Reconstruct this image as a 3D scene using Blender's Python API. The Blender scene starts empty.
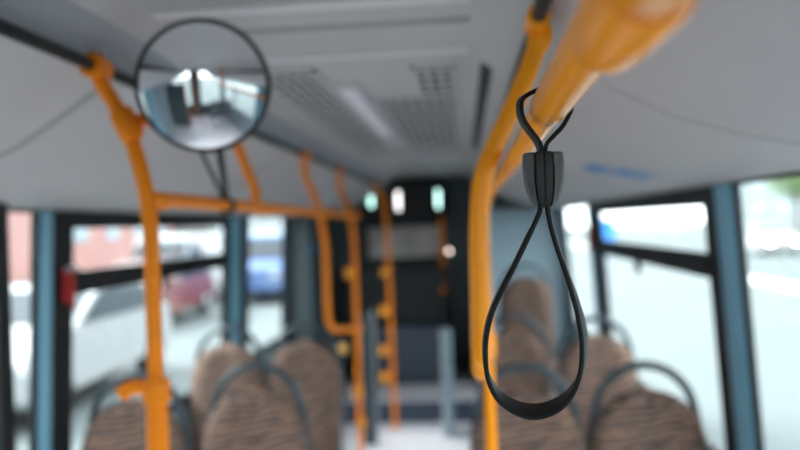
import bpy, math, random
from mathutils import Vector, Matrix
random.seed(7)
PI = math.pi
col = bpy.context.scene.collection
EYE = 1.75            # eye height above the bus floor
F = 778.0             # focal length for an 800 px wide frame
YAW = math.atan(65 / F)
ROLL = 0.035
# ---------------------------------------------------------------- camera
cam_d = bpy.data.cameras.new('camera'); cam = bpy.data.objects.new('camera', cam_d); col.objects.link(cam)
cam_d.sensor_width = 36; cam_d.lens = 35.0; cam_d.clip_start = 0.02; cam_d.clip_end = 500
cam.matrix_world = (Matrix.Translation((0, 0, EYE)) @ Matrix.Rotation(YAW, 4, 'Z')
                    @ Matrix.Rotation(PI / 2, 4, 'X') @ Matrix.Rotation(-ROLL, 4, 'Z'))
cam_d.dof.use_dof = True; cam_d.dof.aperture_fstop = 2.5; cam_d.dof.focus_distance = 0.745
bpy.context.scene.camera = cam
CM = cam.matrix_world.copy()

def at(px, py, d):
    """world point on the plane y = d seen at pixel (px, py)"""
    v = CM.to_3x3() @ Vector(((px - 400) / F, -(py - 225) / F, -1))
    return CM.translation + v * (d / v.y)

# ---------------------------------------------------------------- materials
MATS = {}
def mat(name, colr, rough=.5, metal=0, coat=0, bump=None, mottle=None, emit=None, spec=.5):
    m = bpy.data.materials.new(name); m.use_nodes = True; nt = m.node_tree; N = nt.nodes; L = nt.links
    b = N['Principled BSDF']
    b.inputs['Base Color'].default_value = (*colr, 1); b.inputs['Roughness'].default_value = rough
    b.inputs['Metallic'].default_value = metal; b.inputs['Coat Weight'].default_value = coat
    b.inputs['Specular IOR Level'].default_value = spec
    if coat: b.inputs['Coat Roughness'].default_value = .08
    tc = N.new('ShaderNodeTexCoord')
    if mottle:
        sc, amt = mottle
        n = N.new('ShaderNodeTexNoise'); n.inputs['Scale'].default_value = sc; n.inputs['Detail'].default_value = 4
        L.new(tc.outputs['Object'], n.inputs['Vector'])
        r = N.new('ShaderNodeMapRange'); r.inputs[1].default_value = .3; r.inputs[2].default_value = .7
        r.inputs[3].default_value = 1 - amt; r.inputs[4].default_value = 1 + amt
        L.new(n.outputs['Fac'], r.inputs[0])
        mx = N.new('ShaderNodeVectorMath'); mx.operation = 'SCALE'; mx.inputs[0].default_value = colr
        L.new(r.outputs[0], mx.inputs['Scale']); L.new(mx.outputs[0], b.inputs['Base Color'])
    if bump:
        sc, st = bump
        n = N.new('ShaderNodeTexNoise'); n.inputs['Scale'].default_value = sc; n.inputs['Detail'].default_value = 3
        L.new(tc.outputs['Object'], n.inputs['Vector'])
        bp = N.new('ShaderNodeBump'); bp.inputs['Strength'].default_value = st; bp.inputs['Distance'].default_value = .002
        L.new(n.outputs['Fac'], bp.inputs['Height']); L.new(bp.outputs[0], b.inputs['Normal'])
    if emit:
        b.inputs['Emission Color'].default_value = (*emit[0], 1); b.inputs['Emission Strength'].default_value = emit[1]
    MATS[name] = m
    return m

mat('orange', (.98, .33, .006), .22, 0, 0, bump=(260, .04), spec=.24)
mat('orange_deep', (.88, .24, .006), .4, 0, 0, mottle=(6, .05), spec=.2)  # slightly deeper orange for the left, far and front tubes
mat('ceiling', (.455, .44, .445), .55, bump=(90, .12), mottle=(2.2, .04))
mat('ceiling_light', (.64, .62, .63), .5, mottle=(2, .03))
mat('wall', (.26, .33, .37), .5, mottle=(3, .05))
mat('pillar', (.17, .38, .50), .45, mottle=(3, .05))
mat('teal_dark', (.035, .06, .07), .45, mottle=(4, .1))
mat('rear_panel', (.26, .36, .42), .5, mottle=(3, .05))
mat('black', (.008, .010, .012), .5, bump=(200, .1), spec=.3)
mat('rubber', (.008, .009, .010), .5, bump=(500, .08), spec=.3)
mat('strap', (.009, .009, .010), .42, bump=(700, .12), spec=.16)
mat('clamp', (.012, .0125, .013), .42, bump=(600, .15), spec=.35)
mat('clamp_side', (.075, .075, .077), .35, bump=(400, .4), spec=.5)
mat('seam', (.16, .165, .175), .7, mottle=(5, .05))
mat('seam_light', (.30, .295, .30), .7, mottle=(5, .05))
mat('duct_shade', (.30, .31, .34), .6, mottle=(4, .05))
mat('vent_frame', (.52, .51, .52), .55, mottle=(5, .04))
mat('vent_dark', (.008, .009, .011), .7, mottle=(8, .1))
mat('slat', (.5, .5, .51), .5, mottle=(8, .05))
mat('diffuser', (.75, .75, .82), .3, mottle=(5, .03), emit=((.85, .87, 1), .03))
mat('handle', (.03, .05, .065), .42, bump=(300, .1))
mat('shell', (.07, .09, .10), .5, mottle=(5, .08))
mat('steel', (.45, .47, .5), .35, .8, mottle=(5, .05))
mat('rear_pane', (.52, .46, .45), .25, mottle=(3.5, .45))  # mottled grey-brown painted in for the rear pane's reflections
mat('floor', (.50, .485, .53), .35, mottle=(25, .12))
mat('step', (.05, .07, .11), .5, mottle=(8, .1))
mat('panel_blue', (.03, .045, .065), .4, mottle=(4, .1))
mat('red', (.45, .02, .02), .4, mottle=(8, .06))
mat('sticker', (.0, .17, .45), .4, mottle=(20, .08))
mat('yellow', (.85, .45, .06), .3, mottle=(10, .05))
mat('glow_green', (.5, .7, .65), .3, mottle=(5, .02), emit=((.55, .95, .85), 2.2))
mat('glow_white', (.7, .7, .7), .3, mottle=(5, .02), emit=((1, .95, .95), 2.2))
mat('glint_white', (.8, .8, .8), .3, mottle=(5, .02), emit=((1, .85, .8), 5))
mat('asphalt', (.08, .10, .105), .8, mottle=(.6, .12))
mat('paving', (.093, .112, .117), .8, mottle=(.8, .06))
mat('paint_line', (.8, .8, .8), .6, mottle=(3, .05))
mat('car_white', (.30, .31, .32), .25, 0, .5, mottle=(1, .01))
mat('car_silver', (.2, .22, .24), .25, .3, .5, mottle=(1, .02))
mat('car_blue', (.05, .11, .26), .25, 0, .5, mottle=(1, .02))
mat('car_red', (.16, .03, .025), .25, 0, .5, mottle=(1, .02))
mat('car_glass', (.03, .04, .05), .08, mottle=(2, .05))
mat('tyre', (.02, .02, .02), .8, mottle=(8, .1))
mat('hub', (.5, .5, .52), .3, .8, mottle=(8, .05))
mat('headlight', (.9, .9, .9), .2, mottle=(8, .02), emit=((1, 1, .97), 45))
mat('facade_pink', (.42, .22, .20), .8, mottle=(.3, .06))
mat('facade_cream', (.27, .27, .265), .8, mottle=(.3, .04))
mat('facade_grey', (.17, .20, .215), .8, mottle=(.3, .05))
mat('facade_glass', (.22, .30, .35), .15, mottle=(.5, .1))
mat('roof', (.35, .16, .12), .8, mottle=(1, .08))
mat('bark', (.12, .09, .06), .9, mottle=(9, .15))
mat('leaf', (.14, .24, .07), .7, mottle=(3, .25))
mat('sign_blue', (.03, .25, .75), .4, mottle=(3, .03))
mat('mirror', (.80, .81, .83), .03, 1.0, mottle=(2, .01))

def glass_mat():
    m = bpy.data.materials.new('pane_glass'); m.use_nodes = True; nt = m.node_tree; N = nt.nodes; L = nt.links
    for n in list(N):
        if n.type == 'BSDF_PRINCIPLED': N.remove(n)
    out = [n for n in N if n.type == 'OUTPUT_MATERIAL'][0]
    t = N.new('ShaderNodeBsdfTransparent'); t.inputs[0].default_value = (.90, .945, .95, 1)
    g = N.new('ShaderNodeBsdfGlossy'); g.inputs['Roughness'].default_value = .02
    mx = N.new('ShaderNodeMixShader'); mx.inputs[0].default_value = .05
    L.new(t.outputs[0], mx.inputs[1]); L.new(g.outputs[0], mx.inputs[2])
    L.new(mx.outputs[0], out.inputs[0]); MATS['glass'] = m
glass_mat()

def fabric_mat():
    m = bpy.data.materials.new('seat_fabric'); m.use_nodes = True; nt = m.node_tree; N = nt.nodes; L = nt.links
    b = N['Principled BSDF']; b.inputs['Roughness'].default_value = .95; b.inputs['Specular IOR Level'].default_value = .15
    tc = N.new('ShaderNodeTexCoord'); mp = N.new('ShaderNodeMapping')
    mp.inputs['Scale'].default_value = (1, 1, 2.6); mp.inputs['Rotation'].default_value = (0, .35, 0)
    L.new(tc.outputs['Object'], mp.inputs[0])
    w = N.new('ShaderNodeTexWave'); w.bands_direction = 'Z'; w.inputs['Scale'].default_value = 5
    w.inputs['Distortion'].default_value = 9; w.inputs['Detail'].default_value = 3; w.inputs['Detail Scale'].default_value = 1.6
    L.new(mp.outputs[0], w.inputs[0])
    r = N.new('ShaderNodeValToRGB'); e = r.color_ramp.elements
    e[0].position = 0; e[0].color = (.03, .025, .028, 1); e[1].position = 1; e[1].color = (.36, .18, .10, 1)
    for p, c in ((.3, (.145, .105, .09, 1)), (.55, (.19, .135, .11, 1)), (.72, (.10, .095, .115, 1)), (.85, (.18, .135, .115, 1))):
        k = e.new(p); k.color = c
    L.new(w.outputs['Fac'], r.inputs[0]); L.new(r.outputs[0], b.inputs['Base Color'])
    MATS['fabric'] = m
fabric_mat()

# ---------------------------------------------------------------- mesh helpers
class MB:
    def __init__(s): s.v = []; s.f = []
    def add(s, vs, fs):
        o = len(s.v); s.v += [tuple(p) for p in vs]; s.f += [tuple(i + o for i in f) for f in fs]; return s
    def box(s, x0, x1, y0, y1, z0, z1, M=None):
        vs = [Vector((x, y, z)) for z in (z0, z1) for y in (y0, y1) for x in (x0, x1)]
        if M: vs = [M @ v for v in vs]
        return s.add(vs, [(0, 2, 3, 1), (4, 5, 7, 6), (0, 1, 5, 4), (2, 6, 7, 3), (0, 4, 6, 2), (1, 3, 7, 5)])
    def rings(s, R, closed=False, caps=True):
        n = len(R[0]); vs = [p for r in R for p in r]; fs = []
        m = len(R)
        for i in range(m if closed else m - 1):
            a = i * n; b = ((i + 1) % m) * n
            for j in range(n): k = (j + 1) % n; fs.append((a + j, a + k, b + k, b + j))
        if caps and not closed:
            fs.append(tuple(range(n))[::-1]); fs.append(tuple((m - 1) * n + j for j in range(n)))
        return s.add(vs, fs)
    def tube(s, pts, r, n=16, closed=False, res=1):
        P = [Vector(p) for p in pts]
        if res > 1: P = crom(P, res, closed)
        m = len(P); rad = r if callable(r) else (lambda t: r)
        R = []; T0 = None; N0 = None
        for i in range(m):
            a = P[(i - 1) % m] if (closed or i > 0) else P[i]
            b = P[(i + 1) % m] if (closed or i < m - 1) else P[i]
            T = (b - a).normalized()
            if N0 is None:
                N0 = T.orthogonal().normalized()
            else:
                N0 = (N0 - T * N0.dot(T)).normalized()
            B = T.cross(N0); rr = rad(i / (m - 1))
            R.append([P[i] + (N0 * math.cos(2 * PI * j / n) + B * math.sin(2 * PI * j / n)) * rr for j in range(n)])
        return s.rings(R, closed)
    def lathe(s, prof, c, axis=(0, 0, 1), n=32):
        ax = Vector(axis).normalized(); u = ax.orthogonal().normalized(); w = ax.cross(u); c = Vector(c)
        return s.rings([[c + ax * h + (u * math.cos(2 * PI * j / n) + w * math.sin(2 * PI * j / n)) * max(r, 1e-4) for j in range(n)] for r, h in prof])
    def build(s, name, m, parent=None, smooth=True, bevel=0, angle=40):
        me = bpy.data.meshes.new(name); me.from_pydata(s.v, [], s.f); me.update()
        import bmesh
        bm = bmesh.new(); bm.from_mesh(me); bmesh.ops.recalc_face_normals(bm, faces=bm.faces); bm.to_mesh(me); bm.free()
        o = bpy.data.objects.new(name, me); col.objects.link(o); me.materials.append(MATS[m])
        if smooth:
            for p in me.polygons: p.use_smooth = True
            if hasattr(me, 'set_sharp_from_angle'): me.set_sharp_from_angle(angle=math.radians(angle))
        if bevel:
            b = o.modifiers.new('bevel', 'BEVEL'); b.width = bevel; b.segments = 3; b.limit_method = 'ANGLE'; b.harden_normals = True
        if parent is not None:
            o.parent = parent; o.matrix_parent_inverse = Matrix.Translation(-Vector(parent.location))
        return o

def crom(P, res, closed=False):
    out = []; m = len(P)
    for i in range(m if closed else m - 1):
        p0 = P[(i - 1) % m] if (closed or i > 0) else P[i] * 2 - P[i + 1]
        p1 = P[i]; p2 = P[(i + 1) % m]
        p3 = P[(i + 2) % m] if (closed or i < m - 2) else p2 * 2 - p1
        for k in range(res):
            t = k / res
            out.append(.5 * ((2 * p1) + (p2 - p0) * t + (2 * p0 - 5 * p1 + 4 * p2 - p3) * t * t + (3 * p1 - p0 - 3 * p2 + p3) * t ** 3))
    if not closed: out.append(P[-1])
    return out

def thing(name, label, cat, loc, group=None):
    o = bpy.data.objects.new(name, None); o.empty_display_size = .05; col.objects.link(o); o.location = loc
    o['label'] = label; o['category'] = cat
    if group: o['group'] = group
    return o
def tag(o, label, cat, group=None):
    o['label'] = label; o['category'] = cat
    if group: o['group'] = group
    return o
def struct(o, label=None):
    o['kind'] = 'structure'
    if label: o['label'] = label
    return o
def copy_tree(o, parent=None):
    c = o.copy(); col.objects.link(c)
    if parent is not None: c.parent = parent
    for ch in list(o.children): copy_tree(ch, c)
    return c

# ---------------------------------------------------------------- bus shell
Y0, Y1 = -1.75, 8.4
HB = .105
def wx(side, h):      # inner face of the side walls, leaning in towards the top
    return (.90 + .055 * (HB - h)) if side > 0 else (-1.60 - .045 * (HB - h))

prof = [(-1.60, .105), (-1.42, .125), (-1.24, .16), (-1.08, .225), (-.96, .298), (-.88, .35), (-.835, .38), (-.805, .392),
        (-.795, .425), (-.765, .46), (-.70, .50), (.03, .50), (.06, .475), (.10, .445), (.14, .435), (.17, .405), (.22, .34),
        (.30, .27), (.42, .205), (.56, .16), (.72, .125), (.90, .105)]
def prof_h(x):
    for (a, ha), (b, hb) in zip(prof, prof[1:]):
        if a <= x <= b: return ha + (hb - ha) * (x - a) / (b - a)
m = MB()
outer = [(x, h + .06) for x, h in prof]
ring = prof + outer[::-1]
m.rings([[Vector((x, y, EYE + h)) for x, h in ring] for y in (Y0, Y1)], caps=False)
ce = struct(m.build('ceiling', 'ceiling', angle=50), 'grey bus ceiling with curved side coves')
# seams across the coves and ceiling
def cross_seam(y, xa, xb, w, t, name, mt):
    xs = [xa] + [x for x, h in prof if xa < x < xb] + [xb]
    R = []
    for x in xs:
        h = prof_h(x) + EYE
        R.append([Vector((x, y - w, h + .002)), Vector((x, y + w, h + .002)), Vector((x, y + w, h - t)), Vector((x, y - w, h - t))])
    mm = MB(); mm.rings(R); return struct(mm.build(name, mt, angle=50))
for i, y in enumerate((1.82, 3.7, 5.5)):
    cross_seam(y, -1.60, -.86, .014, .002, 'trim_%d' % (i + 1), 'seam_light')
for i, y in enumerate((1.62, 3.6, 5.5)):
    cross_seam(y, .20, .90, .004, .0012, 'trim_%d' % (i + 4), 'seam_light')
for i, (y, w, t, mt) in enumerate(((1.72, .03, .006, 'ceiling_light'), (1.92, .02, .003, 'seam_light'), (2.25, .022, .006, 'ceiling_light'), (5.3, .02, .006, 'seam'))):
    cross_seam(y, -.69, .03, w, t, 'trim_%d' % (i + 7), mt)

m = MB()
R = []
for y in (Y0, Y1 - .01):
    xs = (-.806, -.796, -.775, -.758)
    R.append([Vector((x, y, EYE + prof_h(x) - .003)) for x in xs] + [Vector((x, y, EYE + prof_h(x) + .001)) for x in xs[::-1]])
m.rings(R); struct(m.build('trim_24', 'duct_shade', smooth=False), 'blue-grey strip painting shade on the recessed face along the left ceiling edge')  # shade of the recessed duct face, put in as a darker strip
# floor with the raised rear step
m = MB(); m.box(-1.72, 1.02, Y0, Y1, -.06, 0); struct(m.build('floor', 'floor', smooth=False), 'pale grey vinyl bus floor')
m = MB(); m.box(-1.68, 1.0, 6.85, 8.35, 0, .19); sp = struct(m.build('floor', 'floor', smooth=False), 'raised rear floor level')
m = MB(); m.box(-1.68, 1.0, 6.835, 6.85, .0, .188); struct(m.build('trim_11', 'step', smooth=False), 'dark riser of the rear step')

def wall(side, name, openings, y0=Y0, y1=Y1):
    ys = sorted({y0, y1} | {v for o in openings for v in o[:2]})
    hs = sorted({-1.75, HB} | {v for o in openings for v in o[2:4]})
    m = MB(); th = .022 * side
    for a, b in zip(ys, ys[1:]):
        for c, d in zip(hs, hs[1:]):
            if any(o[0] <= a and b <= o[1] and o[2] <= c and d <= o[3] for o in openings): continue
            P = []
            for h in (c, d):
                for y in (a, b):
                    for k in (0, th): P.append((wx(side, h) + k, y, EYE + h))
            m.add(P, [(0, 1, 3, 2), (4, 6, 7, 5), (0, 4, 5, 1), (2, 3, 7, 6), (0, 2, 6, 4), (1, 5, 7, 3)])
    return struct(m.build(name, 'wall', smooth=False))

SILL = -.98
# (y0, y1, h0, h1, pane top, transom?)
RW = [(2.875, 5.62, SILL, HB, True, .15, .30), (5.76, 7.25, SILL, HB, False, .03, .1), (.75, 2.685, SILL, HB, False, .05, .02), (-1.5, .55, SILL, HB, False, .05, .05)]
LW = [(2.895, 5.19, SILL, HB, True, .17, .12), (5.46, 6.88, SILL, HB, False, .22, .1), (.3, 2.80, -1.55, HB, False, .05, .02)]
wall(1, 'wall_right', [o[:4] for o in RW]); wall(-1, 'wall_left', [o[:4] for o in LW])
nwin = 0
def window(side, y0, y1, h0, h1, transom, wa=.055, wb=.055):
    global nwin
    nwin += 1
    w = bpy.data.objects.new('window_%d' % nwin, None); col.objects.link(w); w.location = (wx(side, h0), (y0 + y1) / 2, EYE + h0)
    w['kind'] = 'structure'
    hd = .072 if transom else .012
    def bar(m, ya, yb, ha, hb, o0=-.006, o1=.013):
        P = []
        for h in (ha, hb):
            for y in (ya, yb):
                for k in (o0, o1): P.append((wx(side, h) + k * side, y, EYE + h))
        m.add(P, [(0, 1, 3, 2), (4, 6, 7, 5), (0, 4, 5, 1), (2, 3, 7, 6), (0, 2, 6, 4), (1, 5, 7, 3)])
    m = MB()
    bar(m, y0, y0 + wa, h0, h1); bar(m, y1 - wb, y1, h0, h1); bar(m, y0 + wa, y1 - wb, h1 - hd, h1); bar(m, y0 + wa, y1 - wb, h0, h0 + .05)
    m.build('window_frame', 'black', w, smooth=False)
    if transom:
        m = MB(); bar(m, y0 + wa, y1 - wb, -.24, -.145, -.014); m.build('transom', 'black', w, smooth=False)
        m = MB(); bar(m, y0 + wa, y1 - wb, -.145, h1 - hd, .002, .007); m.build('pane', 'glass', w, smooth=False)
        m = MB(); bar(m, y0 + wa, y1 - wb, h0 + .05, -.24, .002, .007); m.build('pane', 'glass', w, smooth=False)
        m = MB(); yl = y0 + (y1 - y0) * .5
        bar(m, yl, yl + .03, -.30, -.22, -.02, .01); m.build('window_latch', 'black', w, smooth=False)
    else:
        m = MB(); bar(m, y0 + wa, y1 - wb, h0 + .05, h1 - hd, .002, .007); m.build('pane', 'glass', w, smooth=False)
    return w
for o in RW: window(1, *o)
for o in LW: window(-1, *o)
# dark screen added behind the camera to darken the mirror's left
t = thing('mirror_screen', 'added dark screen by the windscreen, darkening the left of the mirror', 'partition', (-1.1, -.95, 0))
m = MB(); m.box(-1.56, -.80, -.97, -.93, .0, EYE + .02); m.build('panel', 'teal_dark', t, smooth=False, bevel=.01)
m = MB(); m.tube([(-.79, -.95, 0), (-.79, -.95, EYE + .40)], .016, 12); m.build('post', 'orange_deep', t)
t = thing('grab_pole', 'added orange floor-to-ceiling pole near the windscreen, giving the mirror some orange', 'pole', (-.45, -1.0, 0))  # pole added to put orange into the mirror's reflection
m = MB(); m.tube([(-.45, -1.0, .003), (-.45, -1.0, EYE + .497)], .0175, 18); m.build('tube', 'orange_deep', t)
m = MB(); m.lathe([(.04, 0), (.04, .006), (.025, .012)], (-.45, -1.0, .002)); m.build('floor_flange', 'orange_deep', t)
# pillar covers between the windows
def cover(side, y0, y1, ha, hb, mt, name, d=.03):
    m = MB(); P = []
    n = 6
    R = []
    for h in (ha, hb):
        x = wx(side, h); r = []
        for k in range(n + 1):
            t = k / n; r.append(Vector((x - side * d * math.sin(PI * (.12 + .76 * t)), y0 + (y1 - y0) * t, EYE + h)))
        r += [Vector((x + side * .002, y1, EYE + h)), Vector((x + side * .002, y0, EYE + h))]
        R.append(r)
    m.rings(R); return struct(m.build(name, mt))
cover(1, 2.695, 2.865, -1.7, HB - .005, 'pillar', 'trim_12')
cover(-1, 2.81, 2.89, -1.7, HB - .005, 'pillar', 'trim_13')
cover(1, 5.63, 5.75, -1.7, HB - .005, 'pillar', 'trim_14')
cover(-1, 5.2, 5.45, -1.7, HB - .005, 'pillar', 'trim_15')
cover(1, .56, .74, -1.7, HB - .005, 'pillar', 'trim_16')
cover(-1, .0, .28, -1.7, HB - .005, 'pillar', 'trim_17')
# door post with black handle bar near the left door glass
m = MB(); m.box(-1.56, -1.50, 2.38, 2.455, 0.0, EYE + .14); struct(m.build('door_post_trim'.replace('door_post_trim', 'trim_18'), 'black', smooth=False, bevel=.006))
# dark cladding at the rear left and the rear bulkhead
m = MB(); m.box(-1.60, -1.40, 6.95, 8.35, .19, EYE + .12); struct(m.build('trim_19', 'teal_dark', smooth=False, bevel=.02))
m = MB(); m.box(-1.72, 1.02, 8.4, 8.46, 0, EYE + .56); struct(m.build('wall_back', 'teal_dark', smooth=False))
# front of the bus behind the camera
m = MB()
m.box(-1.72, 1.02, Y0 - .06, Y0, 0, .6); m.box(-1.72, 1.02, Y0 - .06, Y0, EYE + .46, EYE + .56)
m.box(-1.72, -1.45, Y0 - .06, Y0, .6, EYE + .46); m.box(.85, 1.02, Y0 - .06, Y0, .6, EYE + .46); m.box(-.62, -.15, Y0 - .06, Y0, .6, EYE + .46)
struct(m.build('wall_front', 'teal_dark', smooth=False))
for xa, xb in ((-1.45, -.62), (-.15, .85)):
    nwin += 1
    m = MB(); m.box(xa, xb, Y0 - .035, Y0 - .03, .6, EYE + .46); struct(m.build('window_%d' % nwin, 'glass', smooth=False))

# rear furniture -------------------------------------------------------
t = thing('rear_header', 'black overhead housing with rounded corners above the rear window', 'overhead panel', (-.62, 8.3, EYE + .05))
m = MB(); m.box(-1.12, -.18, 8.02, 8.4, EYE + .06, EYE + .49); m.build('housing', 'black', t, smooth=False, bevel=.03)
m = MB(); m.box(-.58, -.30, 8.005, 8.02, EYE + .12, EYE + .44); m.build('display_screen', 'rubber', t, smooth=False, bevel=.008)
for px, mt, lab, dh in ((371, 'glow_green', 'leftmost slim greenish glowing tube on the rear overhead housing', .0), (398, 'glow_white', 'slim white upright glowing tube in the middle of the rear overhead housing', -.03), (438, 'glow_green', 'rightmost slim greenish glowing tube on the rear overhead housing', -.01)):
    c = at(px, 198, 7.98)
    L_ = thing('glow_upright', lab, 'lamp', (c.x, 8.0, c.z), 'glowing tubes on the rear housing')
    m = MB(); m.box(c.x - .035, c.x + .035, 7.985, 8.006, c.z - .13, c.z + .13); m.build('tube_base', 'black', L_, smooth=False, bevel=.008)
    m = MB(); m.tube([(c.x, 7.98, c.z - .09 + dh), (c.x, 7.98, c.z + .09 + dh)], .017, 12); m.build('glow_tube', mt, L_)  # upright glowing tube on a small black base
# rear window
nwin += 1
w = bpy.data.objects.new('window_%d' % nwin, None); col.objects.link(w); w.location = (-.6, 8.36, EYE - .3); w['kind'] = 'structure'
m = MB()
for b in ((-1.1, -.22, -.02, .04), (-1.1, -.22, -.40, -.35), (-1.1, -1.05, -.35, -.02), (-.27, -.22, -.35, -.02)):
    m.box(b[0], b[1], 8.34, 8.4, EYE + b[2], EYE + b[3])
m.build('window_frame', 'black', w, smooth=False)
m = MB(); m.box(-1.05, -.27, 8.38, 8.398, EYE - .35, EYE - .02); m.build('pane', 'rear_pane', w, smooth=False)
# engine tower / rear bench
t = thing('rear_cabinet', 'black engine cabinet below the rear window at the end of the aisle', 'cabinet', (-.6, 8.1, .19))
m = MB(); m.box(-1.1, -.22, 7.75, 8.35, EYE - 1.0, EYE - .42); m.build('upper_body', 'black', t, smooth=False, bevel=.02)
m = MB(); m.box(-1.1, -.22, 7.55, 8.35, .19, EYE - 1.0); m.build('lower_body', 'panel_blue', t, smooth=False, bevel=.02)
m = MB(); m.box(-.95, -.35, 7.742, 7.75, EYE - .92, EYE - .5); m.build('access_hatch', 'rubber', t, smooth=False, bevel=.004)
# blue-grey bulkhead on the right
t = thing('partition', 'blue-grey partition panel behind the right-hand rear seats', 'partition', (.55, 7.45, 0.19))
m = MB(); m.box(.13, .92, 7.42, 7.46, .19, EYE + .10); m.build('panel', 'rear_panel', t, smooth=False, bevel=.01)
m = MB(); m.tube([(.12, 7.44, .19), (.12, 7.44, EYE + .1), (.14, 7.44, EYE + .115), (.9, 7.44, EYE + .115)], .015, 10); m.build('edge_tube', 'steel', t)
t = thing('aisle_screen', 'narrow pale grey screen at the right of the aisle step', 'partition', (-.16, 6.7, 0))
m = MB(); m.box(-.21, -.15, 6.36, 6.6, 0.0, EYE - .88); m.build('panel', 'rear_panel', t, smooth=False, bevel=.02)
m = MB(); m.tube([(-.222, 6.35, 0), (-.222, 6.35, EYE - .86)], .014, 10); m.build('post', 'steel', t)
t = thing('left_screen', 'teal screen beside the aisle behind the left-hand seats', 'partition', (-.85, 6.2, 0))
m = MB(); m.box(-.86, -.76, 6.15, 6.19, 0.0, EYE - .70); m.build('panel', 'teal_dark', t, smooth=False, bevel=.01)
m = MB(); m.tube([(-.76, 6.17, 0), (-.76, 6.17, EYE - .68)], .014, 10); m.build('post', 'steel', t)
t.name = 'low_screen'

# ---------------------------------------------------------------- ceiling fittings
RX, LX, RH = .147, -.80, .372
for i, x in enumerate((LX, RX)):
    m = MB(); m.tube([(x, Y0 + .02, EYE + RH), (x, Y1 - .4, EYE + RH)], .0135, 14)
    r = thing('ceiling_rail', ('long thin black rail along the left ceiling cove', 'long thin black rail along the right ceiling cove')[i], 'rail', (x, 0, EYE + RH))
    m.build('tube', 'rubber', r)
    for y in (.0, 1.46 if i else 1.66, 3.0, 4.6, 6.2):
        sg = 1 if i else -1
        m = MB(); m.tube([(x, y, EYE + RH + .008), (x + sg * .002, y, EYE + prof_h(x) - .004 + .004)], .009, 12)
        m.lathe([(.02, 0), (.02, .006)], (x, y, EYE + prof_h(x) - .006)); m.build('bracket', 'ceiling', r)

def vent(x0, x1, y0, y1, nx, ny, label, step=None):
    v = thing('ceiling_vent', label, 'vent', ((x0 + x1) / 2, (y0 + y1) / 2, EYE + .49), 'ceiling grilles')
    H = EYE + .5
    m = MB(); m.box(x0 + .01, x1 - .01, y0 + .01, y1 - .01, H - .003, H + .001)
    m.build('backing', 'vent_dark', v, smooth=False)
    m = MB()
    for a in ((x0, x1, y0, y0 + .02), (x0, x1, y1 - .02, y1), (x0, x0 + .015, y0, y1), (x1 - .015, x1, y0, y1)):
        m.box(*a, H - .012, H)
    vf = m.build('vent_frame', 'vent_frame', v, smooth=False, bevel=.002)
    m = MB()
    for k in range(1, nx): x = x0 + (x1 - x0) * k / nx; m.box(x - .006, x + .006, y0 + .01, y1 - .01, H - .006, H - .002)
    for k in range(1, ny): y = y0 + (y1 - y0) * k / ny; m.box(x0 + .01, x1 - .01, y - .019, y + .019, H - .005, H - .002)
    m.build('grille', 'slat', vf, smooth=False)
    return v
vent(-.88 + .21, -.45, 2.4, 5.0, 6, 16, 'long slatted ceiling grille left of the lamp')
vent(-.34, -.015, 3.0, 5.0, 7, 13, 'wide far slatted ceiling grille right of the lamp')
vent(-.155, -.015, 2.45, 2.98, 3, 4, 'small near slatted ceiling grille in front of the wide one')
t = thing('ceiling_lamp', 'pale rectangular lamp between the two ceiling grilles', 'lamp', (-.40, 3.4, EYE + .49))
m = MB(); m.box(-.445, -.355, 2.7, 4.2, EYE + .488, EYE + .5); m.build('housing', 'vent_frame', t, smooth=False, bevel=.003)
m = MB(); m.box(-.43, -.37, 2.74, 4.16, EYE + .480, EYE + .489); m.build('diffuser', 'diffuser', t, smooth=False, bevel=.003)
t = thing('ceiling_slot', 'narrow dark slot running along the ceiling right of the grilles', 'vent', (.02, 3.3, EYE + .47))
m = MB()
for xa, xb in ((.062, .096),):
    m.add([(xa, 2.3, EYE + prof_h(xa) - .004), (xb, 2.3, EYE + prof_h(xb) - .004), (xb, 4.9, EYE + prof_h(xb) - .004), (xa, 4.9, EYE + prof_h(xa) - .004),
           (xa, 2.3, EYE + prof_h(xa)), (xb, 2.3, EYE + prof_h(xb)), (xb, 4.9, EYE + prof_h(xb)), (xa, 4.9, EYE + prof_h(xa))],
          [(0, 1, 2, 3), (7, 6, 5, 4), (0, 4, 5, 1), (1, 5, 6, 2), (2, 6, 7, 3), (3, 7, 4, 0)])
m.build('slot', 'vent_dark', t, smooth=False)

# ---------------------------------------------------------------- orange handrails
RR = .0175
def V(x, y, h): return Vector((x, y, EYE + h))
def collar(m, c, axis, r=.024, L=.045):
    m.lathe([(r * .9, -L / 2), (r, -L / 2 + .004), (r, L / 2 - .004), (r * .9, L / 2)], c, axis, 24)

# left rail system: one welded thing
t = thing('handrail', 'orange handrail frame along the left seats with uprights curving to the ceiling', 'handrail', (-.69, 1.66, 0))
def post_path(y, px, bottom):
    P = [at(a_, b_, y) for a_, b_ in px]
    xl = P[-1].x
    return [V(LX + .0, y, .372)] + P[1:] + [V(xl, y, h) for h in bottom]
def left_post(y, px, bottom, mt='orange_deep', r=RR):
    m = MB(); m.tube(post_path(y, px, bottom), r, 18, res=8)
    m.lathe([(.012, -.034), (.026, -.032), (.028, 0), (.026, .032), (.012, .034)], V(LX, y, RH), (0, 1, 0), 20)
    return m.build('upright', mt, t)
left_post(1.66, [(86, 60), (101, 82), (117, 108), (130, 136), (140, 167), (147, 198), (151, 235)], (-.1, -.25, -.42))
left_post(2.63, [(238, 150), (247, 170), (255, 190)], (.075,))
X1 = at(151, 235, 1.66).x
m = MB(); m.tube([V(X1, 1.66, -.33), V(X1, 1.66, -1.745)], .0235, 20); m.lathe([(.045, 0), (.045, .006), (.03, .012)], (X1, 1.66, .002)); m.build('lower_sleeve', 'orange_deep', t)
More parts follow.
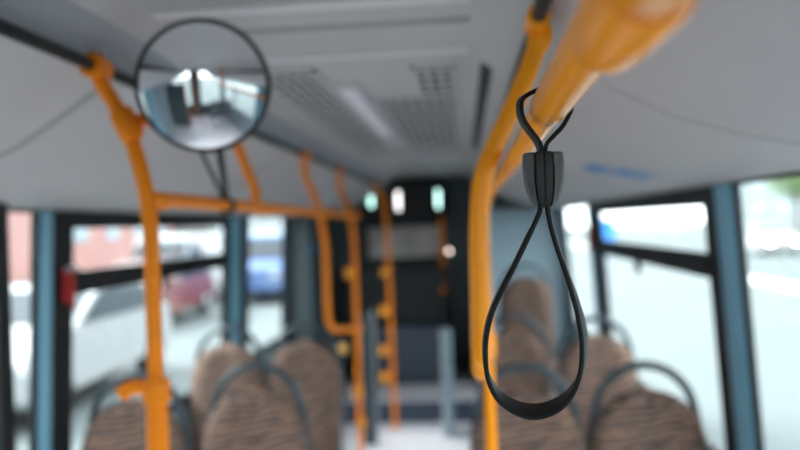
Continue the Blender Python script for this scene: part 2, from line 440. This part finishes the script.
m = MB(); m.tube([V(X1, 1.66, .078), V(-.69, 3.0, .075), V(-.69, 5.0, .068)], RR, 18, res=6)
for y in (1.72, 2.57, 2.69, 3.82, 3.98, 4.94): collar(m, V(-.69, y, .074), (0, 1, 0), .0205, .05)
m.build('grab_bar', 'orange_deep', t)
m = MB(); m.tube([at(127, 122, 1.66), at(143, 120, 1.70), at(162, 118, 1.62)], .016, 16, res=5); collar(m, at(127, 125, 1.66), (-.45, 0, 1), .027, .07); m.build('mirror_arm', 'orange_deep', t)
m = MB(); collar(m, V(X1, 1.66, -.345), (0, 0, 1), .030, .05); m.tube([V(X1, 1.66, -.34), V(X1 - .05, 1.65, -.335), V(X1 - .075, 1.64, -.35)], .017, 14, res=4); m.build('clamp', 'orange_deep', t)
# third post curves into the fourth
y3, y4 = 3.90, 5.0
m = MB(); pp = post_path(y3, [(295, 155), (305, 175), (314, 195), (320, 215), (325, 245)], (-.2, -.38)); x3 = pp[-1].x
m.tube(pp + [V(x3, y3 + .02, -.46), V(x3, y3 + .10, -.52), V(x3, y3 + .3, -.56), V(-.70, y4, -.66)], RR, 18, res=8)
m.lathe([(.012, -.034), (.026, -.032), (.028, 0), (.026, .032), (.012, .034)], V(LX, y3, RH), (0, 1, 0), 20); m.build('upright', 'orange_deep', t)
left_post(y4, [(333, 171), (340, 187), (346, 202), (351, 220), (354, 245)], (-.5, -1.2, -1.745))
# far left post, on the step
t2 = thing('grab_pole', 'far orange upright pole left of the aisle end', 'pole', (-.66, 6.7, 0))
m = MB(); m.tube([V(LX, 6.7, .372), V(-.76, 6.7, .33), V(-.70, 6.7, .24), V(-.68, 6.7, .1), V(-.67, 6.7, -.4), V(-.66, 6.7, -1.745)], .018, 16, res=8); m.build('tube', 'orange_deep', t2)
m = MB(); m.lathe([(.04, 0), (.04, .006), (.025, .012)], (-.66, 6.7, .002)); m.build('floor_flange', 'orange_deep', t2)
# far right short pole
p = at(442, 240, 7.9)
t3 = thing('grab_pole', 'short orange pole right of the aisle, below the rear housing', 'pole', (p.x, 8.06, EYE - .42))
m = MB(); m.tube([Vector((p.x, 8.06, EYE + .07)), Vector((p.x, 7.96, EYE + .03)), Vector((p.x, 7.9, EYE - .06)), Vector((p.x, 7.9, EYE - .5)), Vector((p.x, 7.9, EYE - .60)), Vector((p.x, 7.80, EYE - .66)), Vector((p.x, 7.74, EYE - .66))], .022, 14, res=6); m.build('tube', 'orange_deep', t3)

# right foreground rail: one welded thing
t = thing('handrail', 'thick orange handrail overhead on the right with a rear upright pole', 'handrail', (.055, 2.28, 0))
def RC(y): return V(.083 + (y - .745) * .0120, y, .1065)
m = MB(); m.tube([RC(-.6), RC(.2), RC(.757)], RR, 48, res=3); m.build('rail', 'orange', t)
rail_pts = [RC(.70) + Vector((0, 0, .001)), V(.090, 1.3, .108), V(.091, 1.8, .108), V(.082, 2.12, .098), V(.062, 2.27, .055), V(.055, 2.29, -.03), V(.055, 2.29, -.4), V(.055, 2.29, -1.745)]
m = MB(); m.tube(rail_pts, .0158, 32, res=12); m.build('upright', 'orange', t)
m = MB(); m.lathe([(.035, 0), (.045, .002), (.045, .006), (.03, .012)], (.055, 2.29, .001)); m.build('floor_flange', 'orange', t)
def RC(y): return V(.083 + (y - .745) * .0120, y, .1065)
# tee-joint casting close to the camera
m = MB()
m.lathe([(.0178, -.012), (.0180, -.010), (.0180, 0), (.0225, .0005), (.0258, .006), (.0258, .10), (.0240, .115), (.0178, .118)], RC(.330), (-.012, -1, 0), 64)
m.build('joint_collar', 'orange', t)
m = MB()
off = Vector((.0062, 0, -.0040))
m.lathe([(.0150, 0), (.0185, .003), (.0210, .012), (.0222, .03), (.0228, .112), (.0205, .119), (.012, .120)], RC(.465) + off, (-.012, -1, 0), 56)
m.build('joint_casting', 'orange', t)
m = MB()
m.tube([RC(.25) + Vector((.0, 0, .01)), RC(.25) + Vector((.0, 0, .35))], .0178, 30)
m.lathe([(.022, .018), (.0245, .022), (.0245, .05), (.022, .055)], RC(.25), (0, 0, 1), 40); m.build('ceiling_post', 'orange', t)
# second right upright
t = thing('handrail', 'slanting orange upright hanging from the black ceiling rail on the right', 'handrail', (.03, 1.47, 0))
ya = 1.47
PA = [at(*q, ya) for q in ((536, 50), (528, 72), (519, 94), (507, 120), (496, 144), (486, 168), (481, 190), (479.5, 215), (479, 250), (480, 300), (481, 350))]
m = MB(); m.tube([V(RX, ya, .368), at(543, 33, ya)] + PA + [at(481.5, 364, ya + .02), at(483, 370, ya + .1), V(.05, 2.27, -.37)], .0185, 30, res=8)
m.build('upright', 'orange', t)
m = MB(); m.lathe([(.0127, -.045), (.022, -.043), (.0235, 0), (.022, .043), (.0127, .045)], V(RX, ya, RH), (0, 1, 0), 26)
collar(m, at(540, 40, ya), (.38, 0, 1), .0215, .035); m.build('rail_clamp', 'orange', t)
m = MB(); collar(m, V(.055, 2.29, -.36), (0, 0, 1), .024, .07); m.build('joint_collar', 'orange', t)

# bright highlights on the poles, modelled as small coloured knobs
def knob(px, py, d, mt, label, r=.03, name='highlight_blob', cat='blob', pole=None):
    c = at(px, py, d)
    o = thing(name, label, cat, c)
    m = MB(); m.box(c.x - r, c.x + r, c.y - .004, c.y + .02, c.z - r * 1.15, c.z + r * 1.15); bd = m.build('body', mt, o, smooth=False, bevel=.006)
    m = MB(); m.lathe([(r * .8, 0), (r * .78, .006), (r * .5, .009)], (c.x, c.y - .003, c.z), (0, -1, 0), 20); m.build('bright_disc', 'yellow', bd)
    return o
knob(349, 273, 4.95, 'orange_deep', 'orange highlight modelled as a button on the left side of the fourth upright, upper')
knob(358, 392, 4.95, 'orange_deep', 'orange highlight modelled as a button low on the fourth upright')
knob(361, 424, 4.95, 'orange_deep', 'lowest orange highlight modelled as a button near the foot of the fourth upright')
knob(385, 272, 6.66, 'orange_deep', 'upper small orange highlight modelled as a button on the far left pole', .034)
knob(384, 311, 6.66, 'orange_deep', 'second orange highlight modelled as a button on the far left pole', .038)
knob(384, 351, 6.66, 'orange_deep', 'third orange highlight modelled as a button on the far left pole, at cabinet level', .038)
knob(385, 378, 6.66, 'orange_deep', 'lowest orange highlight modelled as a button on the far left pole', .038)
c = at(343, 349, 6.12)  # yellow highlight, modelled as a bright disc on a small box
o = thing('highlight_blob', 'pale yellow highlight modelled as a round button on the low teal screen', 'blob', c)
m = MB(); m.lathe([(.035, 0), (.035, .012), (.02, .018)], c, (0, -1, 0), 24); m.build('bright_disc', 'yellow', o)
m = MB(); m.box(c.x - .04, c.x + .04, c.y, c.y + .03, c.z - .05, c.z + .05); m.build('body', 'shell', o, smooth=False, bevel=.006)
c = at(449, 251, 7.86)  # white highlight on the pole, modelled as a glowing disc
o = thing('pole_glint', 'small round white highlight on the far right pole, modelled as a glowing disc', 'lamp', c)
m = MB(); m.lathe([(.022, 0), (.022, .02), (.018, .024)], (c.x, c.y + .02, c.z), (0, -1, 0), 20); m.box(c.x - .06, c.x, c.y + .01, c.y + .03, c.z - .01, c.z + .01); m.build('housing', 'orange_deep', o)
m = MB(); m.lathe([(.014, 0), (.012, .004)], (c.x, c.y - .004, c.z), (0, -1, 0), 16); m.build('lens', 'glint_white', o)

# ---------------------------------------------------------------- convex mirror
c = at(203, 86, 1.55)
mr = .132
t = thing('convex_mirror', 'large round convex mirror with thin dark rim under the ceiling', 'mirror', c)
ax = (Vector((-.16, 0, EYE + .03)) - c).normalized()
cap = math.radians(24); Rm = mr / math.sin(cap)
pr = [(Rm * math.sin(cap * k / 20), Rm * math.cos(cap * k / 20) - Rm * math.cos(cap)) for k in range(21)][::-1]
m = MB(); m.lathe([(mr, -.004)] + pr, c, ax, 72); m.build('mirror_glass', 'mirror', t, angle=60)
m = MB()
m.lathe([(mr - .004, .002), (mr - .002, .006), (mr + .002, .005), (mr + .004, -.004), (mr + .005, -.012), (mr * .8, -.03), (mr * .4, -.045), (.0, -.05)], c, ax, 72); m.build('rim_housing', 'rubber', t)
b0 = c - ax * .048
foot = V(-.69, 2.22, .088)
m = MB(); m.tube([b0, b0 + Vector((0, .04, -.03)), b0 + Vector((-.01, .12, -.14)), foot], .0085, 14, res=6)
m.lathe([(.020, -.02), (.024, -.018), (.024, .018), (.020, .02)], V(-.69, 2.22, .0745), (0, 1, 0), 20); m.build('bracket_arm', 'rubber', t)
m = MB(); m.tube([b0, b0 + Vector((.01, .03, -.05)), at(162, 118, 1.62)], .007, 12, res=5); m.tube([V(-.69, 2.22, .075), b0 + Vector((-.05, .03, -.06)), b0], .0055, 12, res=5); m.build('brace', 'rubber', t)

# ---------------------------------------------------------------- hanging strap (hero)
D = .745
def W(px, py, d=D): return at(px, py, d)
t = thing('hanging_strap', 'black rubber hanging strap looped over the orange rail, with a clamp and teardrop loop', 'strap', W(543, 180))
def ribbon(m, pts, hw, th, dirs, res=10):
    P = crom([Vector(p) for p in pts], res); n = len(P)
    K = len(pts) - 1
    def lerp(seq, t):
        x = t * K; i = min(int(x), K - 1); f = x - i; f = f * f * (3 - 2 * f); return seq[i] * (1 - f) + seq[i + 1] * f
    R = []
    for i in range(n):
        T = (P[min(i + 1, n - 1)] - P[max(i - 1, 0)]).normalized(); s = i / (n - 1)
        d = lerp(dirs, s); d = (d - T * d.dot(T)).normalized(); N = T.cross(d).normalized()
        a = lerp(hw, s); b = th; rb = b * .8
        ring = []
        for (sx, sy) in ((1, 1), (-1, 1), (-1, -1), (1, -1)):
            a0 = {(1, 1): 0, (-1, 1): 90, (-1, -1): 180, (1, -1): 270}[(sx, sy)]
            for q in range(4):
                g = math.radians(a0 + 30 * q)
                ring.append(P[i] + d * (sx * (a - rb) + rb * math.cos(g)) + N * (sy * (b - rb) + rb * math.sin(g)))
        R.append(ring)
    m.rings(R)
def mkdir(px, up, y=1.0): return Vector((px, y, up)).normalized()
# around the rail: left strand up, over, right strand down
rc = RC(D); rw = RR + .0022
pl = [W(541, 158), W(540.5, 150), W(537, 141), W(529.5, 131), W(522.8, 121), W(519.8, 110), W(521.8, 99)]
def rp(dx, dz): return Vector((rc.x + dx, D + .001, rc.z + dz))
pr_ = [rp(-.0115, .0165), rp(0, .0199), rp(.0115, .0165), rp(.0187, .0075), rp(.0200, -.003), W(567.5, 118), W(562, 127), W(553.5, 136), W(547.5, 143), W(545.5, 150), W(545, 158)]
pts = pl + pr_
dl = mkdir(-.15, .08); dr = mkdir(.14, .18)
hw = [.0085] * 2 + [.0095] * (len(pts) - 4) + [.0085] * 2
m = MB(); ribbon(m, pts, hw, .0020, [dl] * 8 + [mkdir(0, .1)] * (len(pts) - 14) + [dr] * 6, 8); m.build('rail_loop', 'strap', t)
# teardrop loop
L = [(541.5, 196), (540.5, 209), (537, 219), (527.5, 238), (516, 262), (504, 285), (494, 306), (487.5, 327), (485, 350), (488, 377), (500, 397), (519, 409), (538, 411.5), (557, 405), (572, 391), (581.5, 370), (584, 345), (581, 322), (575, 299), (567, 275), (557, 247), (551, 226), (548, 210), (546, 196)]
def loopdir(i):
    # the ribbon lies front-to-back; towards the bottom it leans so its inner face shows
    x, y = L[i]
    low = max(0, min(1, (y - 330) / 75)); right = 1 if x > 530 else -1
    side = (.42 if right > 0 else -.04) * max(.35, min(1, (y - 230) / 100)) * (1 - low * .5)
    return Vector((side, 1, .36 * low)).normalized()
hwl = []
for x, y in L:
    low = max(0, min(1, (y - 240) / 150)); hwl.append(.0085 + .0035 * low)
m = MB(); ribbon(m, [W(*p) for p in L], hwl, .0023, [loopdir(i) for i in range(len(L))], 10); m.build('hand_loop', 'strap', t)
# clamp: two moulded halves with lighter flared sides
cc = W(543.6, 180); s = 1 / 1045.0
def half(sg, mt, name, xa, xb, ya_, yb_, depth):
    rows = [(-27.5, .86, .9), (-26, .93, .97), (-24, 1, 1), (-8, 1.0, 1), (8, .93, .98), (18, .82, .92), (25, .62, .8), (27.5, .48, .7)]
    m = MB(); R = []
    for dy_, k, kd in rows:
        k1 = k
        xi = xa * s * (1 if xa < 2 else k1); xo = xb * s * k1; dp = depth * kd; z = cc.z - dy_ * s
        q = .0016
        R.append([Vector((cc.x + sg * xi, D - dp, z)), Vector((cc.x + sg * (xo - q * .8), D - dp + .0004, z)), Vector((cc.x + sg * xo, D - dp * .78, z)),
                  Vector((cc.x + sg * xo, D + dp * .78, z)), Vector((cc.x + sg * (xo - q), D + dp, z)), Vector((cc.x + sg * xi, D + dp, z))])
    m.rings(R); o = m.build(name, mt, t, angle=28)
    b = o.modifiers.new('bevel', 'BEVEL'); b.width = .0006; b.segments = 2; b.limit_method = 'ANGLE'
    return o
half(-1, 'clamp', 'clamp_half', .6, 9.3, 0, 0, .0125)
half(1, 'clamp', 'clamp_half', .6, 9.3, 0, 0, .0125)
def flare(sg):
    m = MB(); R = []
    for dy_, xi, xo, dp in ((-27, 9.0, 18.2, .0095), (-25, 9.5, 19.5, .0105), (-12, 10, 20.2, .011), (2, 10, 19.4, .011), (12, 9, 17.2, .0105), (20, 8, 14.0, .0095), (26, 6.5, 9.5, .008)):
        z = cc.z - dy_ * s
        R.append([Vector((cc.x + sg * xi * s, D - dp, z)), Vector((cc.x + sg * (xo - 2.5) * s, D - dp * .75, z)), Vector((cc.x + sg * xo * s, D - dp * .4, z)),
                  Vector((cc.x + sg * xo * s, D + dp * .4, z)), Vector((cc.x + sg * (xo - 2.5) * s, D + dp * .75, z)), Vector((cc.x + sg * xi * s, D + dp, z))])
    m.rings(R); m.build('clamp_wing', 'clamp_side', t, angle=25)
flare(-1); flare(1)
m = MB(); m.box(cc.x - .0006, cc.x + .0006, D - .0105, D + .0105, cc.z - 26 * s, cc.z + 26 * s); m.build('clamp_seam', 'rubber', t, smooth=False)

# ---------------------------------------------------------------- seats
def pad_mesh(wbot, wtop, z0, z1, thick, yb, lean, name, mt, parent, nu=20, nv=26, dome=.35):
    m = MB(); F_ = []; B_ = []
    for j in range(nv + 1):
        v = j / nv
        # outline: straight sides, rounded shoulders
        z = z0 + (z1 - z0) * v
        tt = max(0, (v - .60) / .40)
        hwid = (wbot + (wtop - wbot) * min(1, v * 1.6)) / 2 * (max(0, 1 - tt ** 2.3) ** .48 if tt < 1 else 0)
        hwid = max(hwid, .02) * (1 if v > .04 else .93)
        fr = []; bk = []
        for i in range(nu + 1):
            u = -1 + 2 * i / nu
            e = (1 - abs(u) ** 4) ** .5 * (1 - max(0, tt) ** 6) ** .5 if tt < 1 else 0
            e2 = (1 - abs(u) ** 6)
            ridge = .006 * math.cos(u * PI * 1.5)
            fr.append(Vector((u * hwid, yb - thick * e * (1 + 0) + ridge * e + lean * v - dome * .0, z)))
            bk.append(Vector((u * hwid, yb + .004 + lean * v, z)))
        F_.append(fr); B_.append(bk)
    n = nu + 1
    m.rings([f + b[::-1] for f, b in zip(F_, B_)])
    return m.build(name, mt, parent, angle=60)

def make_seat(label):
    t = thing('bus_seat', label, 'seat', (0, 0, 0), 'patterned bus seats')
    pad_mesh(.42, .435, .46, 1.095, .055, 0, .07, 'backrest', 'fabric', t)
    m = MB()
    # shell behind the pad
    R = []
    for k in range(9):
        v = k / 8; z = .40 + .655 * v; tt = max(0, (v - .5) / .5); hwid = .214 * max(.10, (1 - tt ** 2.4)) ** .42; y = .012 + .07 * max(0, (z - .46) / .615)
        R.append([Vector((-hwid, y, z)), Vector((-hwid * .5, y - .002, z)), Vector((hwid * .5, y - .002, z)), Vector((hwid, y, z)), Vector((hwid * .98, y + .02, z)), Vector((hwid * .5, y + .034, z)), Vector((-hwid * .5, y + .034, z)), Vector((-hwid * .98, y + .02, z))])
    m.rings(R); m.build('shell', 'shell', t, angle=50)
    # cushion
    m = MB(); R = []
    for k in range(11):
        v = k / 10; y = -.42 + .44 * v; e = (1 - abs(2 * v - 1) ** 8) ** .5
        tp = .405 + .055 * e - .01 * math.sin(v * PI); r = []
        for i in range(13):
            u = -1 + i / 6; r.append(Vector((u * .218, y, tp - .03 * abs(u) ** 5 * e)))
        r += [Vector((.21, y, .385)), Vector((-.21, y, .385))]
        R.append(r)
    m.rings(R); m.build('seat_cushion', 'fabric', t, angle=60)
    m = MB(); m.box(-.205, .205, -.40, .03, .355, .388); m.build('seat_base', 'shell', t, smooth=False, bevel=.01)
    # arch shaped grab handle
    m = MB()
    pts = [(-.205, .10, .66), (-.205, .105, .84), (-.195, .105, .97), (-.16, .105, 1.085), (-.09, .105, 1.155), (0, .105, 1.178), (.09, .105, 1.155), (.16, .105, 1.085), (.195, .105, .97), (.205, .105, .84), (.205, .10, .66)]
    m.tube(pts, .017, 14, res=6); gh = m.build('grab_handle', 'handle', t)
    for sx in (-1, 1):
        m = MB(); m.box(sx * .205 - .016, sx * .205 + .016, .03, .115, .62, .70); m.build('handle_mount', 'shell', gh, smooth=False, bevel=.005)
    m = MB(); m.box(-.05, .05, -.30, -.02, .0, .36); m.box(-.12, .12, -.34, .0, .0, .015); m.build('pedestal', 'steel', t, smooth=False, bevel=.008)
    return t
spec = [(-.895, 3.16, 0, 'patterned brown seat in the nearest left row, beside the aisle'),
        (-1.345, 3.0, 0, 'patterned brown seat in the nearest left row, next to the window behind the orange pole'),
        (-.96, 4.46, 0, 'second-row left patterned seat beside the aisle'),
        (-1.405, 4.42, 0, 'second-row left patterned seat below the side window'),
        (.21, 3.03, 0, 'patterned brown seat in the nearest right row, beside the aisle, seen through the strap'),
        (.664, 3.02, 0, 'nearest right patterned seat against the window, with arched handle'),
        (.262, 4.68, 0, 'second-row right patterned seat beside the aisle, behind the strap loop'),
        (.718, 4.46, 0, 'second-row right patterned seat by the window'),
        (.47, 6.35, .21, 'highest patterned seat at the right rear in front of the blue-grey partition'),
        (.22, -.75, 0, 'patterned seat beside the aisle near the windscreen'),
        (.67, -.75, 0, 'patterned seat under the front right window')]
proto = None
for x, y, dz, lab in spec:
    if proto is None: o = proto = make_seat(lab)
    else: o = copy_tree(proto); o['label'] = lab
    o.location = (x, y - .06, dz)
m = MB(); m.box(.2, .94, 5.85, 6.83, 0, .205); struct(m.build('trim_20', 'step', smooth=False, bevel=.01), 'dark seat podium at the right rear')

# emergency hammers, sign, stickers ------------------------------------
def hammer(side, y, h, lab):
    x = wx(side, h) - side * .013
    o = thing('emergency_hammer', lab, 'hammer', (x, y, EYE + h))
    m = MB(); m.box(min(x, x - side * .02), max(x, x - side * .02), y - .035, y + .035, EYE + h - .09, EYE + h + .05); m.build('holder', 'red', o, smooth=False, bevel=.005)
    xx = x - side * .03
    m = MB(); m.tube([(xx, y, EYE + h - .12), (xx, y, EYE + h + .04)], .010, 12); hg = m.build('hammer_grip', 'red', o)
    m = MB(); m.tube([(xx, y - .04, EYE + h + .04), (xx, y + .04, EYE + h + .04)], .012, 12); m.build('hammer_head', 'steel', hg)
hammer(-1, 2.985, -.17, 'red emergency hammer on the dark post of the left window')
hammer(1, 5.60, -.11, 'red emergency hammer at the far end of the right window')

def cove_patch(x0, x1, y0, y1, name, lab, mt):
    m = MB(); R = []
    for k in range(7):
        x = x0 + (x1 - x0) * k / 6; h = EYE + prof_h(x)
        R.append([Vector((x, y0, h - .0005)), Vector((x, y1, h - .0005)), Vector((x, y1, h - .002)), Vector((x, y0, h - .002))])
    m.rings(R); return tag(m.build(name, mt), lab, 'sticker', 'blue stickers on the right cove')
cove_patch(.455, .525, 2.80, 3.05, 'sticker', 'upper smaller blue sticker on the right ceiling cove', 'sticker')
cove_patch(.535, .655, 2.70, 2.95, 'sticker', 'lower longer blue sticker on the right ceiling cove', 'sticker')
c = at(318, 262, 6.9)
m = MB(); m.box(-1.40, -1.385, 7.0, 7.06, EYE - .24, EYE - .16); tag(m.build('sticker', 'sign_blue', smooth=False), 'tiny bright blue sticker on the dark rear left panel', 'sticker')

# ---------------------------------------------------------------- outside
GZ = -.38
m = MB(); m.box(-120, 120, -60, 200, GZ - .1, GZ); struct(m.build('floor', 'paving', smooth=False), 'pale paved ground outside')
m = MB(); m.box(9, 24, -60, 200, GZ, GZ + .012); struct(m.build('trim_21', 'asphalt', smooth=False), 'asphalt road to the right')
m = MB(); m.box(8.7, 9.0, -60, 200, GZ, GZ + .10); struct(m.build('trim_23', 'paint_line', smooth=False), 'pale kerb')

def car(x, y, rz, mt, label, van=False, lights=False):
    t = thing('van' if van else 'car', label, 'van' if van else 'car', (0, 0, 0))
    if van:
        side = [(-2.3, .35), (-2.35, .9), (-2.2, 1.95), (-1.9, 2.05), (1.1, 2.05), (1.45, 1.95), (2.05, 1.2), (2.45, 1.0), (2.5, .45), (2.3, .3)]
        gl = [(.2, 1.2), (.25, 1.85), (1.3, 1.85), (1.8, 1.22)]; W2 = .95; wr = .34
    else:
        side = [(-2.1, .35), (-2.15, .75), (-2.05, 1.0), (-1.75, 1.05), (-1.2, 1.42), (-.6, 1.48), (.2, 1.46), (1.0, 1.02), (1.9, .85), (2.12, .65), (2.15, .35), (2.0, .25)]
        gl = [(-1.55, 1.06), (-1.12, 1.38), (-.1, 1.41), (.2, 1.38), (.82, 1.04)]; W2 = .88; wr = .32
    m = MB()
    R = []
    for u, k in ((-1, .97), (-.93, 1), (.93, 1), (1, .97)):
        R.append([Vector((u * W2 * (1 - .16 * max(0, (z - .9))), yy * k, z)) for yy, z in side])
    m.rings(R); m.build('body', mt, t, angle=35, bevel=.03)
    for sx in (-1, 1):
        m = MB(); R = []
        for o_ in (-.004, .012):
            R.append([Vector((sx * (W2 * (1 - .16 * max(0, z - .9)) + o_), yy, z)) for yy, z in gl])
        m.rings(R); m.build('side_window', 'car_glass', t, smooth=False)
        for wy in (-1.35, 1.4):
            m = MB(); m.lathe([(wr * .6, -.11), (wr, -.09), (wr, .09), (wr * .6, .11)], (sx * (W2 - .08), wy, wr), (1, 0, 0), 28); wh = m.build('wheel', 'tyre', t)
            m = MB(); m.lathe([(wr * .58, .0), (wr * .5, .02), (.05, .03)], (sx * (W2 + .03), wy, wr), (sx, 0, 0), 20); m.build('hub_cap', 'hub', wh)
        hy = side[-2][0] - .02; hz = .68 if not van else .82
        m = MB(); m.box(sx * .62 - .16, sx * .62 + .16, hy - .12, hy + .035, hz - .07, hz + .07); m.build('headlight', 'headlight' if lights else 'steel', t, smooth=False, bevel=.03)
    # windscreens as tilted quads with thickness
    def quad(p0, p1, w0, w1):
        m = MB(); (ya_, za), (yb, zb) = p0, p1; n = Vector((0, (zb - za), -(yb - ya_))).normalized() * .012
        if n.z < 0: n = -n
        a = [Vector((-w0, ya_, za)), Vector((w0, ya_, za)), Vector((w1, yb, zb)), Vector((-w1, yb, zb))]
        m.add([p + n for p in a] + [p - n * .3 for p in a], [(0, 1, 2, 3), (7, 6, 5, 4), (0, 4, 5, 1), (1, 5, 6, 2), (2, 6, 7, 3), (3, 7, 4, 0)]); m.build('windscreen', 'car_glass', t, smooth=False)
    if van: quad((1.52, 1.85), (1.98, 1.3), .74, .84)
    else: quad((.28, 1.41), (.92, 1.06), .72, .80); quad((-1.25, 1.38), (-1.68, 1.09), .70, .78)
    t.location = (x, y, GZ + .012); t.rotation_euler = (0, 0, rz)
    return t
car(-5.6, 10.0, PI, 'car_white', 'white car parked outside the large left window')
car(-8.8, 23.5, PI, 'car_silver', 'silver van parked beyond the white car on the left', van=True)
car(-6.0, 24, PI, 'car_blue', 'blue van outside the narrow left rear window', van=True)
car(-7.6, 18.2, PI, 'car_red', 'small red car parked beyond the white one on the left')
car(-5.4, 1.6, 0, 'car_silver', 'silver car parked beside the door glass on the left')
c = at(767, 239, 41.0)
car(c.x, 41, PI, 'car_white', 'white oncoming car with lit headlights on the right', lights=True)
car(10.9, 18, 0, 'car_silver', 'silver car on the road outside the right window')

def building(x0, x1, y0, y1, h, mt, label, rows, cols, face):
    t = thing('building', label, 'building', ((x0 + x1) / 2, (y0 + y1) / 2, GZ))
    m = MB(); m.box(x0, x1, y0, y1, GZ, GZ + h); m.build('wall', mt, t, smooth=False)
    m = MB(); m.box(x0 - .4, x1 + .4, y0 - .4, y1 + .4, GZ + h, GZ + h + .5); m.build('roof', 'roof', t, smooth=False)
    X = x1 if face > 0 else x0
    for r in range(rows):
        for k in range(cols):
            yc = y0 + (k + .5) * (y1 - y0) / cols; zc = GZ + 2 + r * 3.2
            m = MB(); m.box(X - .06, X + .06, yc - .8, yc + .8, zc - .2, zc + 1.5); m.build('window', 'facade_glass', t, smooth=False)
building(-34, -22, 33, 57, 10, 'facade_pink', 'pink apartment building seen through the large left window', 3, 6, 1)
building(-34, -20, 60, 100, 12, 'facade_cream', 'cream building far behind the left windows', 3, 8, 1)
building(-34, -22, -20, 29, 9, 'facade_cream', 'cream building left of the pink one', 2, 6, 1)
building(36, 48, 50, 110, 12, 'facade_grey', 'pale grey building across the road on the right', 3, 8, -1)
building(34, 46, 4, 44, 11, 'facade_cream', 'cream building across the road outside the right windows', 3, 8, -1)

def tree(x, y, h, label):
    t = thing('tree', label, 'tree', (x, y, GZ))
    m = MB(); m.tube([(x, y, GZ), (x + .1, y, GZ + h * .3), (x, y + .1, GZ + h * .6)], lambda s_: .18 - .1 * s_, 10, res=4)
    for a in range(5):
        g = a * 1.3; m.tube([(x, y, GZ + h * .4), (x + math.cos(g) * h * .2, y + math.sin(g) * h * .2, GZ + h * .7)], .05, 6)
    m.build('trunk', 'bark', t)
    m = MB(); rnd = random.Random(int(x * 10 + y))
    for _ in range(2600):
        a = rnd.uniform(0, 2 * PI); ph = math.acos(rnd.uniform(-1, 1)); r = h * .3 * rnd.random() ** .4
        p = Vector((x + r * math.sin(ph) * math.cos(a), y + r * math.sin(ph) * math.sin(a), GZ + h * .68 + r * 1.05 * math.cos(ph)))
        d1 = Vector([rnd.uniform(-1, 1) for _ in range(3)]).normalized() * .16; d2 = d1.orthogonal().normalized() * .08
        m.add([p - d1, p + d2, p + d1, p - d2], [(0, 1, 2, 3)])
    m.build('foliage', 'leaf', t, smooth=False)
tree(-13.5, 18, 6, 'green tree beyond the parked cars on the left')
tree(-14, 11, 4.2, 'small green tree near the red car on the left')
tree(27, 66, 8, 'green tree across the road on the right')
# blue street sign outside the right window
c = at(606, 236, 22)
t = thing('street_sign', 'blue rectangular street sign on a post outside the right window', 'sign', (c.x, c.y, GZ))
m = MB(); m.tube([(c.x, c.y, GZ), (c.x, c.y, c.z + .5)], .05, 12); m.build('post', 'steel', t)
m = MB(); m.box(c.x - .25, c.x + .25, c.y - .07, c.y - .05, c.z - .55, c.z + .45); m.build('sign_plate', 'sign_blue', t, smooth=False, bevel=.01)

# ---------------------------------------------------------------- light
wd = bpy.data.worlds.new('overcast'); bpy.context.scene.world = wd; wd.use_nodes = True
N = wd.node_tree.nodes; L_ = wd.node_tree.links; bg = N['Background']
tc = N.new('ShaderNodeTexCoord'); nz = N.new('ShaderNodeTexNoise'); nz.inputs['Scale'].default_value = 2.2; nz.inputs['Detail'].default_value = 5
mpn = N.new('ShaderNodeMapping'); mpn.inputs['Scale'].default_value = (1, 1, 3); L_.new(tc.outputs['Generated'], mpn.inputs[0]); L_.new(mpn.outputs[0], nz.inputs['Vector'])
rp = N.new('ShaderNodeValToRGB'); rp.color_ramp.elements[0].position = .35; rp.color_ramp.elements[0].color = (.88, .94, .97, 1)
rp.color_ramp.elements[1].position = .65; rp.color_ramp.elements[1].color = (1, .99, .98, 1)
L_.new(nz.outputs['Fac'], rp.inputs[0]); L_.new(rp.outputs[0], bg.inputs['Color']); bg.inputs['Strength'].default_value = 3.3

sd = bpy.data.lights.new('fill_sun', 'SUN'); so = bpy.data.objects.new('fill_sun', sd); col.objects.link(so)  # soft sun added; its bounce off the floor brightens the rail underside
sd.energy = 6.5; sd.angle = math.radians(30); sd.color = (1, .97, .92)
so.rotation_euler = Vector((.62, -.10, -.60)).to_track_quat('-Z', 'Y').to_euler(); so.location = (2, -20, 5)
sc = bpy.context.scene
sc.view_settings.view_transform = 'Standard'; sc.view_settings.look = 'None'
sc.view_settings.gamma = 1; sc.view_settings.use_curve_mapping = False
sc.view_settings.exposure = 0.86
sc.cycles.use_denoising = True; sc.cycles.max_bounces = 10; sc.cycles.diffuse_bounces = 5; sc.cycles.transparent_max_bounces = 12
sc.cycles.sample_clamp_indirect = 6
